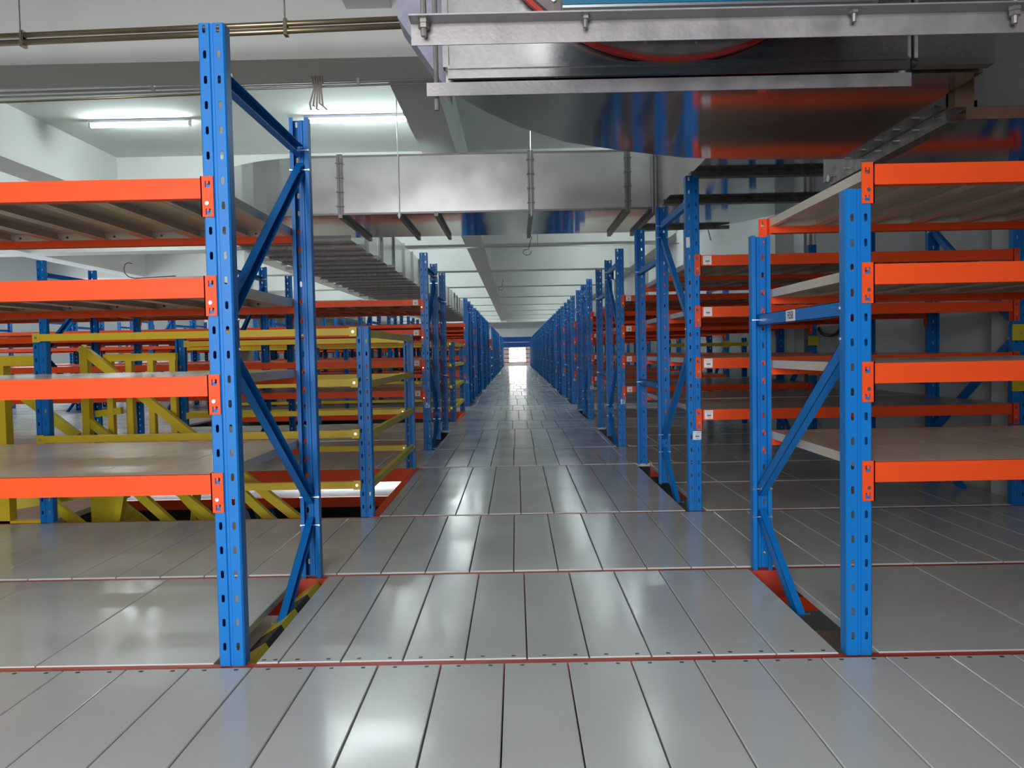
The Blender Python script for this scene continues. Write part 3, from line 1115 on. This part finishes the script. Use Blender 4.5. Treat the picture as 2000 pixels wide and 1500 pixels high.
hanger('nearest angle bar at the top of the picture, carrying the blue fan base', -0.250, 1.305, 2.05, 1.806, 0.057, 0.055, (-0.215, 1.26), (0.19, 0.86), True)
hanger('lower angle bar beneath the spangled front panel of the fan duct', -0.255, 1.212, 2.445, 1.788, 0.040, 0.05, (-0.228,), (), False)
jt = thing('support_angle', 'bolted angle joint slanting under the low duct at upper right', 'bracket')
m = MB()
m.box(1.545, 1.550, 2.86, 3.92, U0 - .05, U0 + .03)
m.box(1.550, 1.60, 2.86, 3.92, U0 - .05, U0 - .045)
put('angle', m.mesh('angle', ANGLE_D), jt)
for i in range(7):
    y = 2.90 + i * .155
    put('bolt', cached(('jb',), lambda: MB().tube([(0, 0, 0), (-.028, 0, 0)], .005, 6).mesh('bolt', STEEL)), jt, (1.545, y, U0 - .022))
put('nut', MB().tube([(1.545, 3.90, U0 - .02), (1.53, 3.90, U0 - .02)], .018, 10).mesh('nut', STEEL), jt)

# ---------------------------------------------------------------- pipes and cables under the ceiling
def pipe(name, label, pts, r, mt, clamps=(), rods=(), group=None, cat='pipe'):
    t = thing(name, label, cat, group=group)
    put('tube', MB().tube(pts, r, 10).mesh('tube', mt, True), t)
    for (x, y, z) in clamps:
        put('clamp', MB().box(x - .012, x + .012, y - r - .006, y + r + .006, z - r - .012, z + r + .01).mesh('clamp', mt), t)
    for (x, y, z) in rods:
        put('hanger_rod', MB().tube([(x, y, z), (x, y, ZS)], .005, 6).mesh('hanger_rod', WIRE_D if False else ANGLE_D), t)
    return t


pipe('conduit_pipe', 'upper of the two brown conduits across the upper left', [(-3.9, 5.36, 3.125), (-0.2, 5.17, 3.125)], .018, BRASS,
     ((-3.22, 5.33, 3.125), (-1.45, 5.235, 3.125)), ((-3.22, 5.30, 3.07), (-1.45, 5.21, 3.07)))
pipe('conduit_pipe', 'lower of the two brown conduits across the upper left', [(-3.9, 5.36, 3.080), (-0.2, 5.17, 3.080)], .020, BRASS,
     ((-3.22, 5.33, 3.08), (-1.45, 5.235, 3.08)))
pipe('conduit_pipe', 'front thin grey conduit running under the ceiling beam', [(-6.0, 6.62, 3.165), (1.0, 6.40, 3.165)], .011, PIPE, ((-2.9, 6.52, 3.165), (-1.22, 6.46, 3.165)))
pipe('conduit_pipe', 'middle thin grey conduit running under the ceiling beam', [(-6.0, 6.71, 3.16), (1.0, 6.46, 3.16)], .009, PIPE)
pipe('conduit_pipe', 'rear brownish conduit running under the ceiling beam', [(-6.0, 6.84, 3.15), (-2.2, 6.62, 3.15)], .010, BRASS)
# beige cable bundle hanging from the conduits
cb = thing('cable_bundle', 'bundle of beige cable ends hanging from the grey conduits', 'cable')
for i in range(5):
    x = -1.58 + i * .014
    pts = [(x, 6.45, 3.17), (x - .02 + i * .01, 6.43, 3.17 + .07), (x + .01, 6.42, 3.10), (x + (i - 2) * .012, 6.41, 2.98 - .02 * (i % 3)), (x + (i - 2) * .018 + .02, 6.41, 2.93 + .03 * (i % 2))]
    put('cable', MB().tube(pts, .007, 6).mesh('cable', WIRE, True), cb)
# thin conduits and drooping wires beyond the duct
pipe('conduit_pipe', 'long thin conduit under the ceiling beyond the duct, hooked at its left end',
     [(-0.42, 13.2, 3.0 - .06), (-0.42, 13.2, 3.0)] + [(3.0, 13.2, 3.0), (3.2, 13.2, 2.95), (3.25, 13.2, 2.75)], .012, PIPE, rods=((0.7, 13.2, 3.0), (2.2, 13.2, 3.0)))
pipe('conduit_pipe', 'second thin conduit beyond the duct above the rack tops', [(-1.9, 15.0, 2.95), (3.2, 15.0, 2.95)], .010, PIPE, rods=((0.45, 15, 2.95),))
for i, (x, y, z) in enumerate(((0.25, 14.0, 2.72), (-0.4, 24.0, 2.9))):
    cc = thing('cable_coil', ('thin wire loop hanging above the aisle beyond the crossing duct', 'small distant wire hook hanging above the aisle')[i], 'cable')
    pts = [(x + .05, y, ZB)] + [(x + .05 + .015 * math.sin(q), y, z + .28 - q * .02) for q in range(4)] + \
          [(x + .07 * math.cos(t) - .02, y, z + .05 * math.sin(t)) for t in [1.2 + .5 * j for j in range(12)]]
    put('cable', MB().tube(pts, .006, 6).mesh('cable', WIRE_D, True), cc)
# conduits down the right wall and the black coil on it
for i, yv in enumerate((8.85, 9.02)):
    pipe('conduit_pipe', ('nearer', 'farther')[i] + ' of two upright conduits on the right wall behind the short-post rack', [(3.28, yv, 0.0), (3.28, yv, ZB)], .018, PIPE)
co = thing('cable_coil', 'black cable loop hanging on the right wall beyond the F058 tag', 'cable')
put('cable', MB().tube([(3.27, 8.3 + .30 * math.cos(t), 1.18 - .10 * math.sin(t)) for t in [.1 + .3 * j for j in range(11)]], .018, 8).mesh('cable', WIRE_D, True), co)
# hook of wire at left above the shelf
hk = thing('cable_coil', 'thin curled wire rising above the second left shelf', 'cable')
put('cable', MB().tube([(-4.25, 10.0, 2.01), (-4.763, 10.0, 1.992), (-4.84, 10.0, 2.01), (-4.89, 10.0, 2.06), (-4.90, 10.0, 2.12), (-4.88, 10.0, 2.17), (-4.84, 10.0, 2.19), (-4.79, 10.0, 2.175)], .006, 6).mesh('cable', WIRE_D, True), hk)


# ---------------------------------------------------------------- fluorescent lights in the ceiling bays
def lamp_meshes():
    f = MB().box(-.60, .60, -.03, .03, .02, .055)
    f.box(-.60, -.575, -.022, .022, -.03, .02)
    f.box(.575, .60, -.022, .022, -.03, .02)
    t = MB().tube([(-.575, 0, -.012), (.575, 0, -.012)], .019, 10)
    return f.mesh('lamp_housing', FIXT), t.mesh('tube', LAMP, True)


LF, LT = lamp_meshes()
bays = ['first', 'second', 'third', 'fourth', 'fifth', 'sixth', 'seventh', 'eighth', 'ninth', 'tenth']
cols = [(-4.38, 'left of the aisle, outer one'), (-1.81, 'left of the aisle, inner one'), (2.0, 'right of the aisle'), (-7.2, 'far left bay of the ceiling')]
for n in range(10):
    y = 9.46 + 5.15 * n
    for j, (x, where) in enumerate(cols):
        if n == 0 and j < 2:
            lab = ('lit fluorescent tube at upper left, in front of the bright ceiling recess', 'lit fluorescent tube between the near left posts and the fan duct')[j]
        else:
            lab = 'fluorescent tube in the %s ceiling recess from the camera, %s' % (bays[n], where)
        t = thing('ceiling_light', lab, 'light', (x, y, ZS - .057), 'fluorescent tubes on the ceiling')
        put('lamp_housing', LF, t)
        put('tube', LT, t)
